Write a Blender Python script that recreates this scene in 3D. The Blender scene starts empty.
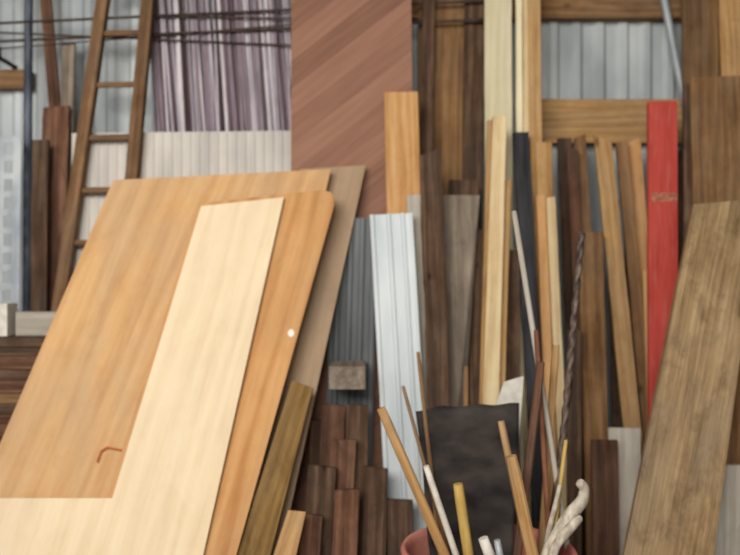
import bpy, bmesh, math, random
from mathutils import Vector, Matrix
random.seed(7)
scene=bpy.context.scene
try:
    scene.view_settings.view_transform='Standard'
except Exception: pass
F=800.0; CZ=1.6      # focal length in px, eye height (m)

def lin(c):
    o=[]
    for v in c:
        v=v/255.0
        o.append(v/12.92 if v<=.04045 else ((v+.055)/1.055)**2.4)
    return (o[0],o[1],o[2],1)
# ---------- survey helpers: real position of a point on a leaning plane y=y0+s*z
def at(px,py,d): return Vector(((px-370)*d/F,d,CZ-(py-277.5)*d/F))
def on(px,py,pl):
    y0,s=pl; k=(py-277.5)/F
    return at(px,py,(y0+s*CZ)/(1+s*k))
def L(k): return (4.16-.08*k,.025+.01*k)
# ---------- materials
M={}
def base(name):
    m=bpy.data.materials.new(name); m.use_nodes=True
    nt=m.node_tree; b=nt.nodes['Principled BSDF']
    return m,nt,b
def wood(name,dark,mid,light,gs=1.0,knots=0.0,stain=.3,rough=.85,wave=.1,bump=.3,contrast=1.1,dirt=.38,fine=.42,kscale=(7,1,3.0)):
    m,nt,b=base(name); N=nt.nodes; K=nt.links
    tc=N.new('ShaderNodeTexCoord'); oi=N.new('ShaderNodeObjectInfo')
    mu=N.new('ShaderNodeMath'); mu.operation='MULTIPLY'; mu.inputs[1].default_value=37
    K.new(oi.outputs['Random'],mu.inputs[0])
    cx=N.new('ShaderNodeCombineXYZ'); K.new(mu.outputs[0],cx.inputs[0]); K.new(mu.outputs[0],cx.inputs[2])
    ad=N.new('ShaderNodeVectorMath'); ad.operation='ADD'
    K.new(tc.outputs['Object'],ad.inputs[0]); K.new(cx.outputs[0],ad.inputs[1])
    src=ad.outputs[0]
    def noise(sc,det=5,dist=.4,rg=.6):
        mp=N.new('ShaderNodeMapping'); mp.inputs['Scale'].default_value=sc; K.new(src,mp.inputs[0])
        n=N.new('ShaderNodeTexNoise'); n.inputs['Scale'].default_value=1; n.inputs['Detail'].default_value=det
        n.inputs['Distortion'].default_value=dist; n.inputs['Roughness'].default_value=rg
        K.new(mp.outputs[0],n.inputs['Vector']); return n.outputs['Fac']
    n1=noise((95*gs,60*gs,3.0),6,.5,.7); n2=noise((16*gs,9*gs,1.6),5,.7); n3=noise((5,5,3.2),7,.8,.68)
    mp=N.new('ShaderNodeMapping'); mp.inputs['Scale'].default_value=(1,1,.07); K.new(src,mp.inputs[0])
    wv=N.new('ShaderNodeTexWave')
    wv.inputs['Scale'].default_value=6*gs; wv.inputs['Distortion'].default_value=14
    wv.inputs['Detail'].default_value=4; wv.inputs['Detail Scale'].default_value=.9; wv.inputs['Detail Roughness'].default_value=.65
    K.new(mp.outputs[0],wv.inputs['Vector'])
    def mul(a,v):
        x=N.new('ShaderNodeMath'); x.operation='MULTIPLY'; K.new(a,x.inputs[0]); x.inputs[1].default_value=v; return x.outputs[0]
    def add(a,c):
        x=N.new('ShaderNodeMath'); x.operation='ADD'; K.new(a,x.inputs[0]); K.new(c,x.inputs[1]); return x.outputs[0]
    r=1-wave
    fac=add(add(add(mul(n1,fine*r),mul(n2,.25*r)),mul(n3,(.75-fine)*r)),mul(wv.outputs['Fac'],wave))
    cr=N.new('ShaderNodeValToRGB'); e=cr.color_ramp.elements
    h=.15*contrast
    e[0].position=.5-h; e[0].color=lin(dark); e[1].position=.5+h; e[1].color=lin(light)
    q=cr.color_ramp.elements.new(.5); q.color=lin(mid)
    K.new(fac,cr.inputs[0]); col=cr.outputs[0]
    def mixc(f,a,bc,mode='MIX'):
        x=N.new('ShaderNodeMix'); x.data_type='RGBA'; x.blend_type=mode
        K.new(f,x.inputs[0]); K.new(a,x.inputs[6]); x.inputs[7].default_value=bc; return x.outputs[2]
    g=sum(mid)/3
    if dirt:
        s=noise((3,3,1.1),5,1.0); rr=N.new('ShaderNodeMapRange'); rr.inputs['From Min'].default_value=.42
        rr.inputs['From Max'].default_value=.68; rr.inputs['To Max'].default_value=dirt; K.new(s,rr.inputs[0])
        col=mixc(rr.outputs[0],col,lin((g*1.04,g*.97,g*.88)))
    if stain:
        s=noise((9,9,4.5),8,.5,.72); rr=N.new('ShaderNodeMapRange'); rr.inputs['From Min'].default_value=.5
        rr.inputs['From Max'].default_value=.72; rr.inputs['To Max'].default_value=stain; K.new(s,rr.inputs[0])
        d=lin(dark); col=mixc(rr.outputs[0],col,(d[0]*.6,d[1]*.56,d[2]*.52,1))
    if knots:
        mk=N.new('ShaderNodeMapping'); mk.inputs['Scale'].default_value=kscale; K.new(src,mk.inputs[0])
        v=N.new('ShaderNodeTexVoronoi'); v.inputs['Scale'].default_value=1; K.new(mk.outputs[0],v.inputs['Vector'])
        rr=N.new('ShaderNodeMapRange'); rr.inputs['From Min'].default_value=.15*knots; rr.inputs['From Max'].default_value=.05*knots
        rr.inputs['To Max'].default_value=.8; K.new(v.outputs['Distance'],rr.inputs[0])
        d=lin(dark); col=mixc(rr.outputs[0],col,(d[0]*.5,d[1]*.4,d[2]*.35,1))
    hs=N.new('ShaderNodeHueSaturation'); mr=N.new('ShaderNodeMapRange')
    mr.inputs['To Min'].default_value=.86; mr.inputs['To Max'].default_value=1.12
    K.new(oi.outputs['Random'],mr.inputs[0]); K.new(mr.outputs[0],hs.inputs['Value']); K.new(col,hs.inputs['Color'])
    K.new(hs.outputs[0],b.inputs['Base Color'])
    b.inputs['Roughness'].default_value=rough; b.inputs['Specular IOR Level'].default_value=.15
    bp=N.new('ShaderNodeBump'); bp.inputs['Strength'].default_value=bump; bp.inputs['Distance'].default_value=.003
    K.new(n1,bp.inputs['Height']); K.new(bp.outputs[0],b.inputs['Normal'])
    return m
def plain(name,c1,c2,scale=(8,8,2),rough=.5,metal=0,spec=.3,bump=.05):
    m,nt,b=base(name); N=nt.nodes; K=nt.links
    tc=N.new('ShaderNodeTexCoord'); mp=N.new('ShaderNodeMapping'); mp.inputs['Scale'].default_value=scale
    K.new(tc.outputs['Object'],mp.inputs[0]); n=N.new('ShaderNodeTexNoise'); n.inputs['Scale'].default_value=1
    n.inputs['Detail'].default_value=6; K.new(mp.outputs[0],n.inputs['Vector'])
    cr=N.new('ShaderNodeValToRGB'); e=cr.color_ramp.elements; e[0].position=.35;e[1].position=.65
    e[0].color=lin(c1); e[1].color=lin(c2); K.new(n.outputs['Fac'],cr.inputs[0]); K.new(cr.outputs[0],b.inputs['Base Color'])
    b.inputs['Roughness'].default_value=rough; b.inputs['Metallic'].default_value=metal; b.inputs['Specular IOR Level'].default_value=spec
    bp=N.new('ShaderNodeBump'); bp.inputs['Strength'].default_value=bump; bp.inputs['Distance'].default_value=.005
    K.new(n.outputs['Fac'],bp.inputs['Height']); K.new(bp.outputs[0],b.inputs['Normal'])
    return m
M['dark']=wood('dark_brown_wood',(52,38,31),(90,68,54),(134,108,88),stain=.55,knots=.5)
M['redbrown']=wood('redbrown_wood',(64,42,34),(106,74,58),(144,108,88),stain=.55)
M['brown']=wood('brown_wood',(94,66,42),(138,104,70),(172,136,98),stain=.45,knots=.7)
M['ladder']=wood('old_ladder_wood',(84,60,42),(124,94,68),(158,126,96),stain=.5)
M['golden']=wood('golden_wood',(146,106,62),(188,148,98),(212,176,126),stain=.32,knots=.8)
M['orange']=wood('orange_wood',(172,124,76),(206,158,106),(222,182,132),stain=.2,knots=1.0,dirt=.2)
M['pale']=wood('pale_wood',(190,160,116),(220,198,154),(236,220,184),stain=.16,knots=.6,dirt=.2)
M['cream']=wood('cream_wood',(210,200,160),(230,222,188),(240,234,206),stain=.08,dirt=.2)
M['tan']=wood('tan_weathered_wood',(100,78,54),(158,132,98),(198,172,134),stain=.6,knots=1.1,wave=.05,dirt=.55,contrast=1.05,fine=.45)
M['grey']=wood('grey_weathered_wood',(92,82,74),(130,118,106),(166,154,140),stain=.45)
M['palegrey']=wood('pale_grey_wood',(158,152,144),(186,180,170),(208,204,196),stain=.3)
M['olive']=wood('olive_wood',(84,64,36),(126,98,58),(158,128,82),stain=.5,contrast=1.3)
M['plyB']=wood('plywood_orange_veneer',(186,140,94),(211,168,118),(226,190,142),gs=.5,stain=.17,wave=.14,bump=.04,rough=.7,dirt=.35,contrast=1.6,fine=.36)
M['plyD']=wood('plywood_red_veneer',(176,122,72),(202,150,96),(218,172,118),gs=.55,stain=.16,wave=.2,bump=.04,rough=.65,dirt=.2,contrast=1.5,fine=.36)
M['plyA']=wood('plywood_grey_back',(144,120,96),(172,146,120),(190,166,140),gs=.5,stain=.22,wave=.08,bump=.04,contrast=1.6)
M['plyL']=wood('plywood_pale_face',(216,192,158),(235,215,182),(244,229,202),gs=.5,stain=.10,wave=.12,bump=.04,rough=.7,dirt=.25,contrast=1.6,fine=.36)
M['edge']=wood('plywood_edge',(120,84,50),(168,128,84),(200,166,120),gs=.5,stain=.2)
M['zinc']=plain('galvanised_zinc',(158,167,173),(206,214,218),(3,3,1.2),rough=.55,metal=.1)
M['dullzinc']=plain('dull_zinc',(84,88,92),(126,132,136),(5,5,1.2),rough=.65,metal=.1)
M['white_metal']=plain('white_painted_metal',(190,202,210),(224,232,236),(6,6,1.5),rough=.45)
M['panelwhite']=plain('white_ribbed_panel',(192,188,184),(220,216,210),(6,6,2),rough=.6)
M['steel']=plain('rusty_steel',(48,38,36),(92,76,68),(60,60,20),rough=.7,metal=.3)
M['rebar']=plain('rebar_steel',(66,54,50),(122,106,96),(60,60,20),rough=.6,metal=.2)
M['bluesteel']=plain('blue_grey_steel',(60,68,82),(108,116,130),(20,20,5),rough=.6,metal=.2)
M['galv']=plain('grey_slotted_steel',(146,156,166),(186,194,200),(10,10,4),rough=.5,metal=.2)
M['black']=plain('black_weathered_sheet',(26,24,25),(72,65,62),(5,5,9),rough=.75,bump=.3)
M['navy']=plain('black_board',(34,35,40),(66,66,72),(20,20,3),rough=.75)
M['pink']=plain('faded_red_plastic',(190,108,98),(216,146,134),(8,8,8),rough=.5)
M['whitepl']=plain('white_plastic',(206,202,192),(234,230,222),(20,20,20),rough=.5)
M['drift']=plain('pale_driftwood',(160,150,136),(222,214,200),(40,40,20),rough=.8,bump=.4)
M['copper']=plain('brown_rod',(98,60,42),(146,98,74),(40,40,8),rough=.6)
M['yellow']=plain('yellow_bamboo',(176,142,72),(212,184,112),(50,50,6),rough=.6)
M['orangepl']=plain('orange_plastic',(190,92,44),(210,112,62),(20,20,20),rough=.5)
M['conc']=plain('concrete_floor',(88,82,76),(128,120,110),(3,3,3),rough=.9,bump=.3)
M['sticker']=plain('white_sticker',(236,234,228),(246,244,240))
def red_mat():
    m,nt,b=base('worn_red_paint'); N=nt.nodes; K=nt.links
    tc=N.new('ShaderNodeTexCoord')
    def ns(sc,det):
        mp=N.new('ShaderNodeMapping'); mp.inputs['Scale'].default_value=sc; K.new(tc.outputs['Object'],mp.inputs[0])
        n=N.new('ShaderNodeTexNoise'); n.inputs['Scale'].default_value=1; n.inputs['Detail'].default_value=det; K.new(mp.outputs[0],n.inputs['Vector']); return n.outputs['Fac']
    def ramp(f,p0,c0,p1,c1):
        r=N.new('ShaderNodeValToRGB'); e=r.color_ramp.elements; e[0].position=p0;e[0].color=lin(c0);e[1].position=p1;e[1].color=lin(c1); K.new(f,r.inputs[0]); return r.outputs[0]
    c=ramp(ns((14,14,2.5),6),.3,(176,64,56),.7,(208,88,80))
    f=ramp(ns((60,40,6),7),.52,(0,0,0),.68,(150,150,150))
    x=N.new('ShaderNodeMix'); x.data_type='RGBA'; K.new(f,x.inputs[0]); K.new(c,x.inputs[6]); x.inputs[7].default_value=lin((206,132,116))
    K.new(x.outputs[2],b.inputs['Base Color']); b.inputs['Roughness'].default_value=.75; b.inputs['Specular IOR Level'].default_value=.15
    return m
M['red']=red_mat()
M['redlabel']=plain('worn_wood_patch',(140,74,56),(200,136,112),(50,50,70))
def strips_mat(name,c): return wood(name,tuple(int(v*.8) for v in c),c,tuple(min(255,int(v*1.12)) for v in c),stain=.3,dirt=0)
def door_mat():
    m,nt,b=base('diagonal_parquet_veneer'); N=nt.nodes; K=nt.links
    tc=N.new('ShaderNodeTexCoord'); mp=N.new('ShaderNodeMapping'); mp.inputs['Rotation'].default_value=(0,math.radians(38),0)
    K.new(tc.outputs['Object'],mp.inputs[0]); sp=N.new('ShaderNodeSeparateXYZ'); K.new(mp.outputs[0],sp.inputs[0])
    q=N.new('ShaderNodeMath'); q.operation='MULTIPLY'; q.inputs[1].default_value=9; K.new(sp.outputs['Z'],q.inputs[0])
    fl=N.new('ShaderNodeMath'); fl.operation='FLOOR'; K.new(q.outputs[0],fl.inputs[0])
    wn=N.new('ShaderNodeTexWhiteNoise'); wn.noise_dimensions='1D'; K.new(fl.outputs[0],wn.inputs['W'])
    m2=N.new('ShaderNodeMapping'); m2.inputs['Scale'].default_value=(3,50,45); K.new(mp.outputs[0],m2.inputs[0])
    n=N.new('ShaderNodeTexNoise'); n.inputs['Scale'].default_value=1; n.inputs['Detail'].default_value=6; K.new(m2.outputs[0],n.inputs['Vector'])
    mx=N.new('ShaderNodeMix'); mx.inputs[0].default_value=.68; K.new(wn.outputs['Value'],mx.inputs[2]); K.new(n.outputs['Fac'],mx.inputs[3])
    cr=N.new('ShaderNodeValToRGB'); e=cr.color_ramp.elements; e[0].position=.15;e[1].position=.85
    e[0].color=lin((122,86,70)); e[1].color=lin((168,126,106)); K.new(mx.outputs[0],cr.inputs[0]); K.new(cr.outputs[0],b.inputs['Base Color'])
    b.inputs['Roughness'].default_value=.7; b.inputs['Specular IOR Level'].default_value=.2
    return m
M['door']=door_mat()
# ---------- object builders
def new(name,verts,faces,mats,mat=None,fm=None,smooth=False):
    me=bpy.data.meshes.new(name); me.from_pydata([tuple(v) for v in verts],[],faces); me.update()
    ob=bpy.data.objects.new(name,me); scene.collection.objects.link(ob)
    for x in mats: me.materials.append(x)
    if fm:
        for p,i in zip(me.polygons,fm): p.material_index=i
    if mat: ob.matrix_world=mat
    bm=bmesh.new(); bm.from_mesh(me); bmesh.ops.recalc_face_normals(bm,faces=bm.faces); bm.to_mesh(me); bm.free()
    if smooth:
        for p in me.polygons: p.use_smooth=True
    return ob
def frame(o,d,pl):
    n=Vector((0,-1,pl[1])).normalized(); Y=-n; X=Y.cross(d).normalized()
    m=Matrix((X,Y,d)).transposed().to_4x4(); m.translation=o; return m,X,Y
def plank_geo(Lm,w0,w1,th,rough,cut,botslope,bow=0.0,ch=.0025):
    n=max(3,int(Lm/.06)); V=[];Fc=[]
    ph=[random.uniform(0,6.28) for _ in range(8)]
    def nz(z,k): return (math.sin(z*9+ph[k])+.6*math.sin(z*23+ph[k+1])+.4*math.sin(z*51+ph[k+2]))/2
    for i in range(n+1):
        t=i/n; z0=t*Lm; w=w0+(w1-w0)*t
        xl=-w/2+rough*nz(z0,0); xr=w/2+rough*nz(z0,3); yb=bow*math.sin(math.pi*t)
        c=min(ch,th*.3)
        ring=[(xl+c,0),(xr-c,0),(xr,c),(xr,th-c),(xr-c,th),(xl+c,th),(xl,th-c),(xl,c)]
        for x,y in ring:
            z=z0+((cut*x+rough*.8*math.sin(x*160+ph[6])) if i==n else 0)+(botslope*x if i==0 else 0)
            V.append((x,y+yb,z))
    for i in range(n):
        for j in range(8):
            a=i*8+j;b_=i*8+(j+1)%8; Fc.append((a,b_,b_+8,a+8))
    Fc.append(tuple(range(7,-1,-1))); Fc.append(tuple(n*8+j for j in range(8)))
    return V,Fc
def plank(name,tx,ty,bx,by,w,pl,mat,th=.024,cut=0,rough=.0014,wb=None,bow=0,zbase=.002):
    if isinstance(pl,(int,float)): pl=L(pl)
    A=on(tx,ty,pl); B=on(bx,by,pl); d=(A-B).normalized()
    O=A-d*((A.z-zbase)/d.z); Lm=(A-O).length
    m,X,Y=frame(O,d,pl)
    W=w*A.y/F*d.z; WB=(wb*B.y/F*d.z) if wb else W
    if wb: WB=W+(WB-W)*Lm/(A-B).length
    V,Fc=plank_geo(Lm,WB,W,th,rough,cut,-X.z/d.z,bow=bow)
    return new(name,V,Fc,[M[mat]],m)
def board(name,pts,pl,mat,th=.012,ext=True,edge='edge',bev=.0015):
    if isinstance(pl,(int,float)): pl=L(pl)
    P=[on(x,y,pl) for x,y in pts]
    if ext:
        TL,TR,BR,BL=P
        def e(a,b): return a+(b-a)*((a.z-.003)/(a.z-b.z))
        P=[TL,TR,e(TR,BR),e(TL,BL)]
    else:
        for p in P:
            if p.z<.003: p.z=.003; p.y=pl[0]+pl[1]*p.z
    d=(P[0]-P[-1]).normalized(); o=P[-1].copy()
    m,X,Y=frame(o,d,pl); inv=m.inverted()
    Q=[inv@p for p in P]; n=len(Q)
    V=[(q.x,0,q.z) for q in Q]+[(q.x,th,q.z) for q in Q]
    Fc=[tuple(range(n)),tuple(range(2*n-1,n-1,-1))]+[(i,(i+1)%n,(i+1)%n+n,i+n) for i in range(n)]
    ob=new(name,V,Fc,[M[mat],M[edge]],m,fm=[0,0]+[1]*n)
    b=ob.modifiers.new('b','BEVEL'); b.width=bev; b.segments=2
    return ob
def profile(name,tx,ty,bx,by,prof,w,pl,mat,th=.002,smooth=False):
    if isinstance(pl,(int,float)): pl=L(pl)
    A=on(tx,ty,pl); B=on(bx,by,pl); d=(A-B).normalized()
    O=A-d*((A.z-.003)/d.z); Lm=(A-O).length; m,X,Y=frame(O,d,pl); W=w*A.y/F
    V=[];Fc=[];n=len(prof); bs=-X.z/d.z
    for z,s in ((0,bs),(Lm,0)):
        for u,h in prof: V.append((u*W,-h,z+s*u*W))
    for i in range(n-1): Fc.append((i,i+1,n+i+1,n+i))
    ob=new(name,V,Fc,[M[mat]],m,smooth=smooth)
    s=ob.modifiers.new('s','SOLIDIFY'); s.thickness=th; s.offset=0
    return ob
def rod(name,a,b,r1,r2,mat,endz=None,seg=12,twist=0,wob=.0,sq=False):
    A=at(*a);B=at(*b)
    d=(A-B).normalized()
    if endz is not None: B=A-d*((A.z-endz)/d.z)
    Lm=(A-B).length; q=Vector((0,0,1)).rotation_difference(d).to_matrix().to_4x4(); q.translation=B
    n=max(4,int(Lm/(.008 if twist else .06))); V=[];Fc=[]; ph=random.uniform(0,6)
    for i in range(n+1):
        t=i/n; r=r2+(r1-r2)*t
        ox=wob*math.sin(t*5+ph)*math.sin(math.pi*t); oy=wob*math.cos(t*4+ph)*math.sin(math.pi*t)
        for j in range(seg):
            an=2*math.pi*j/seg
            rr=r*(1+ (twist*math.cos(2*an-t*Lm*90) if twist else 0))
            if sq:
                rr=r/max(abs(math.cos(an)),abs(math.sin(an)))*.95; rr=min(rr,r*1.28)
            if i in(0,n): rr*=.88
            V.append((rr*math.cos(an)+ox,rr*math.sin(an)+oy,t*Lm))
    for i in range(n):
        for j in range(seg):
            x=i*seg+j;y=i*seg+(j+1)%seg; Fc.append((x,y,y+seg,x+seg))
    Fc.append(tuple(range(seg-1,-1,-1))); Fc.append(tuple(n*seg+j for j in range(seg)))
    ob=new(name,V,Fc,[M[mat]],q)
    if not sq:
        for p in ob.data.polygons: p.use_smooth=len(p.vertices)==4
    return ob
def boxgeo(V,Fc,x0,x1,y0,y1,z0,z1):
    b=len(V); V+=[(x0,y0,z0),(x1,y0,z0),(x1,y1,z0),(x0,y1,z0),(x0,y0,z1),(x1,y0,z1),(x1,y1,z1),(x0,y1,z1)]
    Fc+=[tuple(b+i for i in f) for f in ((0,3,2,1),(4,5,6,7),(0,1,5,4),(1,2,6,5),(2,3,7,6),(3,0,4,7))]
def box(name,x0,x1,y0,y1,z0,z1,mat,bev=.002,rotlong='z'):
    c=Vector(((x0+x1)/2,(y0+y1)/2,(z0+z1)/2)); hx,hy,hz=(x1-x0)/2,(y1-y0)/2,(z1-z0)/2
    V=[];Fc=[]
    if rotlong=='x':
        boxgeo(V,Fc,-hz,hz,-hy,hy,-hx,hx); m=Matrix(((0,0,1),(0,1,0),(-1,0,0))).to_4x4()
    elif rotlong=='y':
        boxgeo(V,Fc,-hx,hx,-hz,hz,-hy,hy); m=Matrix(((1,0,0),(0,0,1),(0,-1,0))).to_4x4()
    else:
        boxgeo(V,Fc,-hx,hx,-hy,hy,-hz,hz); m=Matrix.Identity(4)
    m.translation=c
    ob=new(name,V,Fc,[M[mat]],m)
    if bev: b=ob.modifiers.new('b','BEVEL'); b.width=bev; b.segments=2
    return ob
def parent(name,kids,loc=(0,0,0)):
    e=bpy.data.objects.new(name,None); scene.collection.objects.link(e); e.location=loc
    bpy.context.view_layer.update()
    for k in kids:
        k.parent=e; k.matrix_parent_inverse=e.matrix_world.inverted()
    return e
# ---------- room shell
box('floor',-3.3,3.5,-2.5,4.5,-.1,0,'conc',bev=0)
M['shellmat']=plain('shed_tin_dull',(92,88,82),(130,124,114),(2,2,1),rough=.7)
V=[];Fc=[];xs=[];x=-3.3
while x<3.5:
    xs+= [(x,0),(x+.022,.018),(x+.05,.018),(x+.072,0),(x+.10,0)]
    x+=.125
for z in (0,3.75):
    for a,h in xs: V.append((a,4.31-h,z))
n=len(xs)
for i in range(n-1): Fc.append((i,i+1,n+i+1,n+i))
w=new('wall_back',V,Fc,[M['zinc']]); s=w.modifiers.new('s','SOLIDIFY'); s.thickness=.003
box('wall_left',-3.34,-3.3,-2.5,4.33,0,3.75,'shellmat',bev=0)  # unseen side walls, both added so light comes from the front
box('wall_right',3.5,3.54,-2.5,4.33,0,3.75,'shellmat',bev=0)
box('ceiling',-3.3,3.5,1.2,4.33,3.75,3.8,'shellmat',bev=0)  # unseen roof, added to keep the light directional from the open front
box('trim_1',.2,3.5,4.22,4.288,2.97,3.12,'brown',rotlong='x')
box('trim_2',-3.3,-1.80,4.23,4.288,2.60,2.70,'brown',rotlong='x')
# ---------- LEFT GROUP
rod('steel_pipe',(29,-60,4.17),(27,290,4.06),.022,.022,'bluesteel',endz=.002)
def slotted(name):
    pl=L(4.5); A=on(9,143,pl);B=on(7,300,pl); d=(A-B).normalized(); O=A-d*((A.z-.003)/d.z); Lm=(A-O).length
    m,X,Y=frame(O,d,pl); V=[];Fc=[]; w=.12; k=int(Lm/.09)
    for i in range(k):
        z=i*Lm/k; h=Lm/k
        boxgeo(V,Fc,-w/2,w/2,0,.004,z,z+h*.35)
        boxgeo(V,Fc,-w/2,-.02,0,.004,z+h*.35,z+h); boxgeo(V,Fc,.02,w/2,0,.004,z+h*.35,z+h)
    boxgeo(V,Fc,-w/2-.004,-w/2,0,.03,0,Lm)
    N=16; b=len(V)
    for y in (0,.004):
        for i in range(N+1):
            a=math.pi*i/N; V.append((w/2*math.cos(a),y,Lm+.04*math.sin(a)))
    Fc.append(tuple(range(b,b+N+1))); Fc.append(tuple(range(b+2*N+1,b+N,-1)))
    for i in range(N): Fc.append((b+i,b+i+1,b+i+N+2,b+i+N+1))
    return new(name,V,Fc,[M['galv']],m)
slotted('slotted_steel_upright')
plank('wood_plank',42,-40,54,105,11,2,'redbrown')
plank('wood_plank',56,106,50,300,26,2.8,'redbrown',rough=.003,cut=.1)
plank('wood_plank',40,140,38,300,16,4.5,'dark',rough=.002)
plank('wood_plank',68,42,64,300,13,1.8,'grey')
prof=[];k=24
for i in range(k):
    u=-.5+i/k; prof+=[(u,0),(u+.55/k,0),(u+.65/k,.006),(u+.9/k,.006)]
prof.append((.5,0))
profile('ribbed_wall_panel',182,132,182,320,prof,220,2.5,'panelwhite')
def strips():
    cols=[(168,160,172),(112,94,102),(210,204,212),(144,130,142),(80,64,68),(192,182,194)]  # strip colours with the lens flare's purple tint mixed in
    mats=[strips_mat('trim_strip_flare_tint_%d'%i,c) for i,c in enumerate(cols)]
    V=[];Fc=[];fm=[]
    x0=(152-370)*4.15/F; x1=(294-370)*4.15/F; n=44
    for i in range(n):
        x=x0+(x1-x0)*i/n; w=(x1-x0)/n*random.uniform(.6,.98)
        lean=-.05-.04*random.random(); zt=3.3+random.uniform(-.15,.1); yo=random.uniform(-.012,.012)
        b=len(V)
        for z in (0.003,zt):
            xx=x+lean*(z-2.6); yy=4.05+.035*z+yo
            V.extend([(xx,yy,z),(xx+w,yy,z),(xx+w,yy+.03,z),(xx,yy+.03,z)])
        Fc.extend([tuple(b+i for i in f) for f in ((0,3,2,1),(4,5,6,7),(0,1,5,4),(1,2,6,5),(2,3,7,6),(3,0,4,7))])
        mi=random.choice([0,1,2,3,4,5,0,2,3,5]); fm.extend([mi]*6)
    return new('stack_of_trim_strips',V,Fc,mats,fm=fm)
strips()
kids=[]
for a,b,r in (((-60,26),(500,0),.007),((-60,44),(495,19),.007),((-60,30),(330,47),.005),((-40,52),(300,24),.004),((150,16),(492,22),.005)):
    kids.append(rod('rod',(a[0],a[1],4.125),(b[0],b[1],4.125),r,r,'steel'))
for x in (-1.9,.2):
    V=[];Fc=[]; boxgeo(V,Fc,-.012,.012,-.2,0,0,.012); boxgeo(V,Fc,-.012,.012,-.012,0,-.12,.012); boxgeo(V,Fc,-.012,.012,-.2,-.188,0,.06)
    kids.append(new('bracket',V,Fc,[M['steel']],Matrix.Translation((x,4.285,2.72))))
parent('steel_rebar_bundle',kids)
# ladder
pl=L(3.9)
kids=[plank('rail_left',105,-25,57,310,12,3.9,'ladder',th=.05),plank('rail_right',149,-25,125,240,12,3.9,'ladder',th=.05)]
for y in (-18,32,84,137,190,243,296):
    k=(y)/300; xl=103-43*k-1; xr=148-29*k+1
    A=on(xl,y,pl);B=on(xr,y-1,pl); A.y+=.026;B.y+=.026
    q=Vector((0,0,1)).rotation_difference((B-A).normalized()).to_matrix().to_4x4(); q.translation=A
    V=[];Fc=[];N=10
    for z in (0,(B-A).length):
        for j in range(N): V.append((.015*math.cos(j*6.2832/N),.011*math.sin(j*6.2832/N),z))
    for j in range(N): Fc.append((j,(j+1)%N,(j+1)%N+N,j+N))
    Fc.append(tuple(range(N)));Fc.append(tuple(range(N,2*N)))
    kids.append(new('rung',V,Fc,[M['ladder']],q))
parent('wooden_ladder',kids)
kids=[];z=0.0
while z<1.33:
    h=random.choice([.04,.05,.06]); o=random.uniform(-.02,.02)
    kids.append(box('pile_board',-2.3,-1.47+o,3.665+random.uniform(0,.02),3.785,z,z+h-.002,random.choice(['dark','redbrown','dark','brown']),rotlong='x')); z+=h
parent('stack_of_boards',kids)
box('pale_board',-1.64,-1.38,3.70,3.785,z,z+.11,'palegrey',rotlong='x')
box('white_board',-2.2,-1.665,3.67,3.78,z,z+.15,'whitepl',rotlong='x')
# ---------- PLYWOOD SHEETS
S=.30
board('plywood_sheet',[(300,169),(366,165),(288,520),(215,520)],(3.24,S),'plyA')
board('plywood_sheet',[(113,180),(331,169),(250,520),(-33,520)],(3.18,S),'plyB')
board('plywood_sheet',[(200,203),(322,190),(331,192),(334,197),(334,206),(236,556),(215,700),(60,700),(100,520)],(3.10,S),'plyD',ext=False)
board('plywood_offcut',[(201,206),(284,197),(203,556),(170,705),(-120,705),(-60,498),(112,498)],(3.075,S),'plyL',ext=False)
board('wood_plank',[(292,380),(313,388),(273,545),(240,545)],(3.125,S),'olive',th=.025,edge='olive')
board('wood_plank',[(288,510),(306,512),(295,560),(272,560)],(3.06,.25),'golden',th=.022)
p=on(291,333,(3.099,S)); V=[(0,0,0)];N=20
for j in range(N): V.append((.014*math.cos(j*6.2832/N),0,.017*math.sin(j*6.2832/N)))
Fc=[(0,1+j,1+(j+1)%N) for j in range(N)]
m,_,_=frame(p,Vector((0,S,1)).normalized(),(0,S)); new('round_sticker',V,Fc,[M['sticker']],m)
cu=bpy.data.curves.new('orange_hook','CURVE'); cu.dimensions='3D'; cu.bevel_depth=.0038; cu.bevel_resolution=4
sp=cu.splines.new('POLY'); hp=[(97,462),(101,451),(107,447),(122,450)]
sp.points.add(3)
for b,(x,y) in zip(sp.points,hp):
    p=on(x,y,(3.165,S)); b.co=(p.x,p.y,p.z,1)
ob=bpy.data.objects.new('orange_hook',cu); scene.collection.objects.link(ob); cu.materials.append(M['orangepl'])
# ---------- CENTRE
board('veneered_door',[(291,-40),(411,-40),(414,215),(291,215)],4.8,'door',th=.03,edge='dark')
plank('wood_plank',401,92,404,212,34,5.7,'orange',th=.03,rough=.0008)
plank('wood_plank',443,-40,441,200,48,1,'brown',rough=.003)
plank('wood_plank',475,-40,472,200,20,1.6,'dark')
plank('wood_plank',429,-30,427,150,12,2.4,'dark')
plank('wood_plank',430,152,439,400,22,7.6,'dark',rough=.004,cut=.3)
plank('wood_plank',415,195,426,400,17,6.6,'palegrey',rough=.002)
board('wood_plank',[(441,195),(480,195),(464,350),(444,350)],5.6,'grey',th=.025,edge='grey')
plank('wood_plank',464,180,462,400,30,4.2,'dark')
prof=[]
for i in range(4):
    u=-.5+i/4; prof+=[(u,0),(u+.1,0),(u+.14,.010),(u+.20,.010)]
prof.append((.5,0))
profile('corrugated_metal_sheet',355,218,350,400,prof,46,6.2,'dullzinc')
prof=[(-.5,-.02),(-.5,.012),(-.42,.012),(-.40,.0),(-.12,0),(-.10,.012),(-.03,.012),(-.01,0),(.22,0),(.24,.012),(.3,.012),(.32,0),(.42,0),(.5,.014),(.5,-.02)]
profile('white_metal_gutter',391,214,407,495,prof,42,7.6,'white_metal',th=.003)
plank('wood_plank',498,-40,499,180,27,4.0,'cream')
plank('wood_plank',519,-40,520,180,6,4.0,'cream')
plank('wood_plank',526,-40,527,180,6,4.0,'pale')
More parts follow.
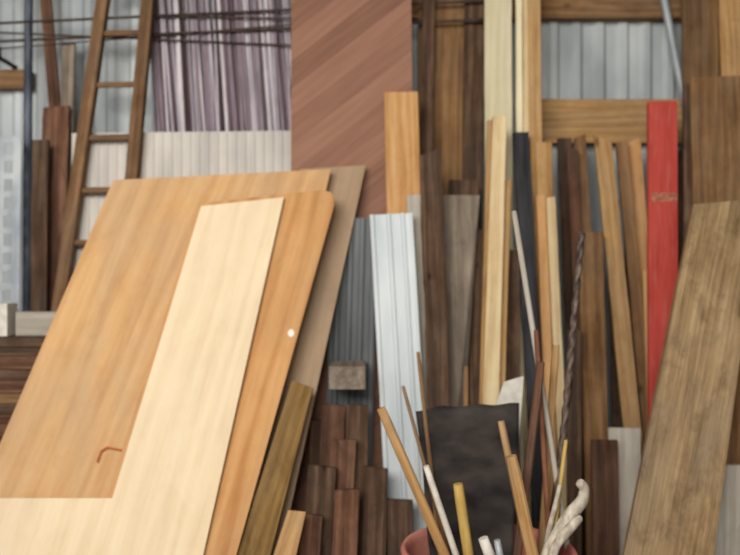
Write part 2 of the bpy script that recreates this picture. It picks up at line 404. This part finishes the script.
plank('wood_plank',500,116,491,405,14,7.6,'pale',th=.04,rough=.0006,wb=16)
plank('wood_plank',490,120,482,405,5,7.4,'golden',rough=.0006)
plank('wood_plank',508,180,501,405,7,7.0,'golden')
plank('wood_plank',534,-40,537,200,12,4.6,'golden')
plank('wood_plank',521,132,532,340,16,5.6,'navy')
plank('wood_plank',544,142,551,400,16,5.0,'golden')
plank('wood_plank',541,195,551,430,9,6.2,'orange',cut=.1)
plank('wood_plank',551,197,562,430,9,6.4,'pale',cut=.1)
plank('wood_plank',513,250,513,430,14,5.8,'dark')
plank('wood_plank',478,230,476,430,14,5.0,'dark')
# ---------- RIGHT
box('wood_board',.86,1.72,4.215,4.245,2.31,2.54,'golden',rotlong='x')
plank('wood_plank',565,138,572,300,14,2.0,'dark')
plank('wood_plank',580,136,589,300,12,2.0,'brown',cut=.4)
plank('wood_plank',573,150,584,400,11,3.0,'redbrown')
plank('wood_plank',591,232,598,500,24,6.2,'brown',th=.03)
plank('wood_plank',603,138,632,420,17,5.0,'golden',cut=-.5)
plank('wood_plank',622,142,646,400,12,4.0,'brown')
plank('wood_plank',634,140,655,400,14,3.0,'orange',cut=.4)
plank('wood_plank',648,270,652,400,9,5.0,'orange')
plank('wood_plank',613,200,620,430,12,3.0,'dark')
plank('wood_plank',632,230,638,430,14,2.0,'redbrown')
plank('wood_plank',690,150,688,330,22,2.5,'dark')
rb=plank('red_painted_board',663,101,664,372,29,6.0,'red',th=.028,rough=.0008,cut=.05)
A=on(664,193,L(6.0)); bpy.context.view_layer.update()
lb=box('worn_patch',A.x-.062,A.x+.062,A.y-.0035,A.y+.001,A.z-.065,A.z,'redlabel',bev=0)
lb.parent=rb; lb.matrix_parent_inverse=rb.matrix_world.inverted()
rod('grey_metal_pipe',(658,-30,4.19),(686,110,4.17),.02,.02,'galv',endz=.002)
plank('wood_plank',700,-40,702,100,36,3.2,'brown')
plank('wood_plank',730,-40,735,100,24,3.2,'golden')
plank('wood_plank',719,76,722,210,56,5.2,'brown',rough=.002,cut=.05)
plank('wood_plank',690,84,690,210,12,4.6,'dark')
plank('wood_plank',762,60,764,210,26,5.2,'golden')
board('wood_plank',[(694,204),(762,198),(714,556),(624,556)],(2.98,.33),'tan',th=.035,edge='tan',bev=.003)
plank('wood_plank',750,330,748,470,50,6.5,'brown')
plank('wood_plank',690,300,690,470,30,4.2,'dark')
box('pale_board',1.29,1.62,3.40,3.43,0,.80,'palegrey')
plank('wood_plank',625,428,625,500,32,7.6,'palegrey')
plank('wood_plank',605,440,606,520,26,8.3,'redbrown')
plank('wood_plank',575,330,575,500,14,7.0,'dark')
# ---------- wood pile lower centre
for (x,y,x2,y2,w,lay,mt) in ((334,405,330,500,24,8.2,'redbrown'),(358,405,355,500,22,8.6,'dark'),(345,440,342,520,22,9.6,'redbrown'),(322,466,318,540,28,10.4,'dark'),(376,468,374,540,24,9.6,'dark'),(347,490,345,540,26,10.6,'redbrown'),(312,515,309,560,22,11.6,'redbrown'),(400,500,400,560,26,9.4,'dark'),(318,420,316,520,16,7.4,'dark'),(395,430,396,520,20,6.9,'dark')):
    plank('wood_offcut',x,y,x2,y2,w,lay,mt,th=.045,rough=.003,cut=random.uniform(-.1,.1))
box('wood_beam',-.18,-.02,3.5,3.75,1.11,1.21,'grey',rotlong='y')
# ---------- BUCKET AND CONTENTS
cx,cy=.4425,3.0
def bucket():
    pr=[(.0,.003),(.25,.003),(.255,.01),(.285,.30),(.288,.30),(.291,.33),(.287,.335),(.31,.56),(.325,.562),(.328,.578),(.322,.588),(.308,.586),(.303,.56),(.28,.33),(.245,.02),(0,.02)]
    V=[];Fc=[];N=64
    for r,z in pr:
        for j in range(N): V.append((max(r,.0005)*math.cos(j*6.28318/N),max(r,.0005)*math.sin(j*6.28318/N),z))
    for i in range(len(pr)-1):
        for j in range(N): a=i*N+j;b=i*N+(j+1)%N; Fc.append((a,b,b+N,a+N))
    return new('plastic_bucket',V,Fc,[M['pink']],Matrix.Translation((cx,cy,0)),smooth=True)
bucket()
def blacksheet():
    V=[];Fc=[];nx,nz=24,24
    zt=at(468,406,3.2).z
    for k in range(nz+1):
        t=k/nz; z=.03+(zt-.03)*t
        hw=.13+.078*t
        for i in range(nx+1):
            u=i/nx*2-1
            x=.41-.018*t+u*hw+.003*math.sin(t*14+u*3); y=3.13+.075*t+.012*(1-u*u)+.003*math.sin(u*7+t*5)
            zz=z+(.010*u-.012*max(0,-u-.6)*2+.004*math.sin(u*9) if k==nz else 0)
            V.append((x,y,zz))
    for k in range(nz):
        for i in range(nx):
            a=k*(nx+1)+i; Fc.append((a,a+1,a+nx+2,a+nx+1))
    o=new('black_weathered_sheet',V,Fc,[M['black']],smooth=True); s=o.modifiers.new('s','SOLIDIFY'); s.thickness=.006
blacksheet()
rod('wooden_stick',(381,408,2.98),(440,545,2.98),.018,.020,'golden',endz=.25,wob=.002)
rod('wooden_stick',(403,386,3.1),(434,500,3.06),.007,.008,'brown',endz=.25)
rod('white_pipe',(426,466,2.9),(455,552,2.92),.012,.012,'whitepl',endz=.25)
rod('bamboo_stick',(458,484,2.96),(468,552,2.97),.020,.020,'yellow',endz=.1)
rod('wooden_stick',(501,421,3.0),(522,520,2.98),.014,.016,'golden',endz=.1)
rod('wooden_stick',(511,456,2.9),(530,545,2.9),.022,.022,'golden',endz=.2,sq=True)
rod('wooden_stick',(514,211,3.12),(544,400,3.08),.011,.012,'palegrey',endz=.3)
rod('wooden_stick',(536,330,3.05),(548,520,3.03),.009,.010,'copper',endz=.2,sq=True)
rod('wooden_stick',(541,362,3.0),(524,500,3.02),.015,.017,'redbrown',endz=.1,sq=True)
rod('twisted_rebar',(582,233,3.12),(560,470,3.06),.0125,.0125,'rebar',endz=.05,twist=.22)
rod('wooden_stick',(556,345,3.12),(545,500,3.08),.014,.015,'golden',endz=.1,sq=True)
rod('wooden_stick',(466,366,3.26),(466,500,3.24),.010,.011,'brown',endz=.1,sq=True)
rod('bamboo_stick',(566,440,3.02),(556,520,3.0),.008,.008,'yellow',endz=.1)
rod('wooden_stick',(418,352,3.24),(432,480,3.16),.008,.009,'brown',endz=.2,sq=True)
rod('wooden_stick',(570,380,3.14),(552,520,3.1),.012,.012,'dark',endz=.1,sq=True)
def drift(name,pts,rs,mat):
    V=[]
    for p in pts: V.append(at(*p))
    me=bpy.data.meshes.new(name); me.from_pydata(V,[(i,i+1) for i in range(len(V)-1)],[]); ob=bpy.data.objects.new(name,me); scene.collection.objects.link(ob)
    ob.modifiers.new('skin','SKIN')
    bm=bmesh.new(); bm.from_mesh(me); ly=bm.verts.layers.skin.verify()
    for v,r in zip(bm.verts,rs): v[ly].radius=(r,r)
    bm.verts.ensure_lookup_table(); bm.verts[0][ly].use_root=True
    bm.to_mesh(me); bm.free(); sb=ob.modifiers.new('ss','SUBSURF'); sb.levels=2; sb.render_levels=2
    me.materials.append(M[mat]); return ob
drift('driftwood_branch',[(528,600,2.95),(546,552,2.92),(560,528,2.92),(572,513,2.93),(583,500,2.92),(585,488,2.91),(578,481,2.90)],[.014,.018,.023,.028,.024,.020,.018],'drift')
drift('driftwood_branch',[(540,600,2.88),(556,545,2.87),(570,528,2.87),(582,516,2.87)],[.013,.018,.020,.014],'drift')
drift('driftwood_branch',[(536,600,2.97),(549,530,2.98),(556,503,2.98),(560,484,2.98)],[.01,.011,.010,.008],'drift')
board('white_board',[(504,382),(524,376),(520,430),(488,430)],(3.34,.05),'whitepl',th=.01,edge='whitepl')
rod('white_pipe',(483,538,2.88),(490,556,2.88),.02,.02,'whitepl',endz=.25)
rod('white_pipe',(497,540,2.84),(500,556,2.84),.013,.013,'galv',endz=.2)
# ---------- light
w=bpy.data.worlds.new('World'); scene.world=w; w.use_nodes=True
bg=w.node_tree.nodes['Background']; bg.inputs[0].default_value=(1,.95,.88,1); bg.inputs[1].default_value=.5
la=bpy.data.lights.new('open_shed_door_light','AREA'); la.shape='RECTANGLE'; la.size=3.4; la.size_y=2.0; la.energy=262; la.color=(1,.94,.85)
lo=bpy.data.objects.new('open_shed_door_light',la); scene.collection.objects.link(lo); lo.location=(-1.4,-1.2,3.4)
lo.rotation_euler=(Vector((0,4,1.5))-lo.location).to_track_quat('-Z','Y').to_euler()
cam=bpy.data.cameras.new('camera'); cam.sensor_width=36; cam.lens=36*F/740
cam.dof.use_dof=True; cam.dof.focus_distance=2.5; cam.dof.aperture_fstop=1.4
co=bpy.data.objects.new('camera',cam); scene.collection.objects.link(co); co.location=(0,0,CZ); co.rotation_euler=(math.pi/2,0,0)
scene.camera=co
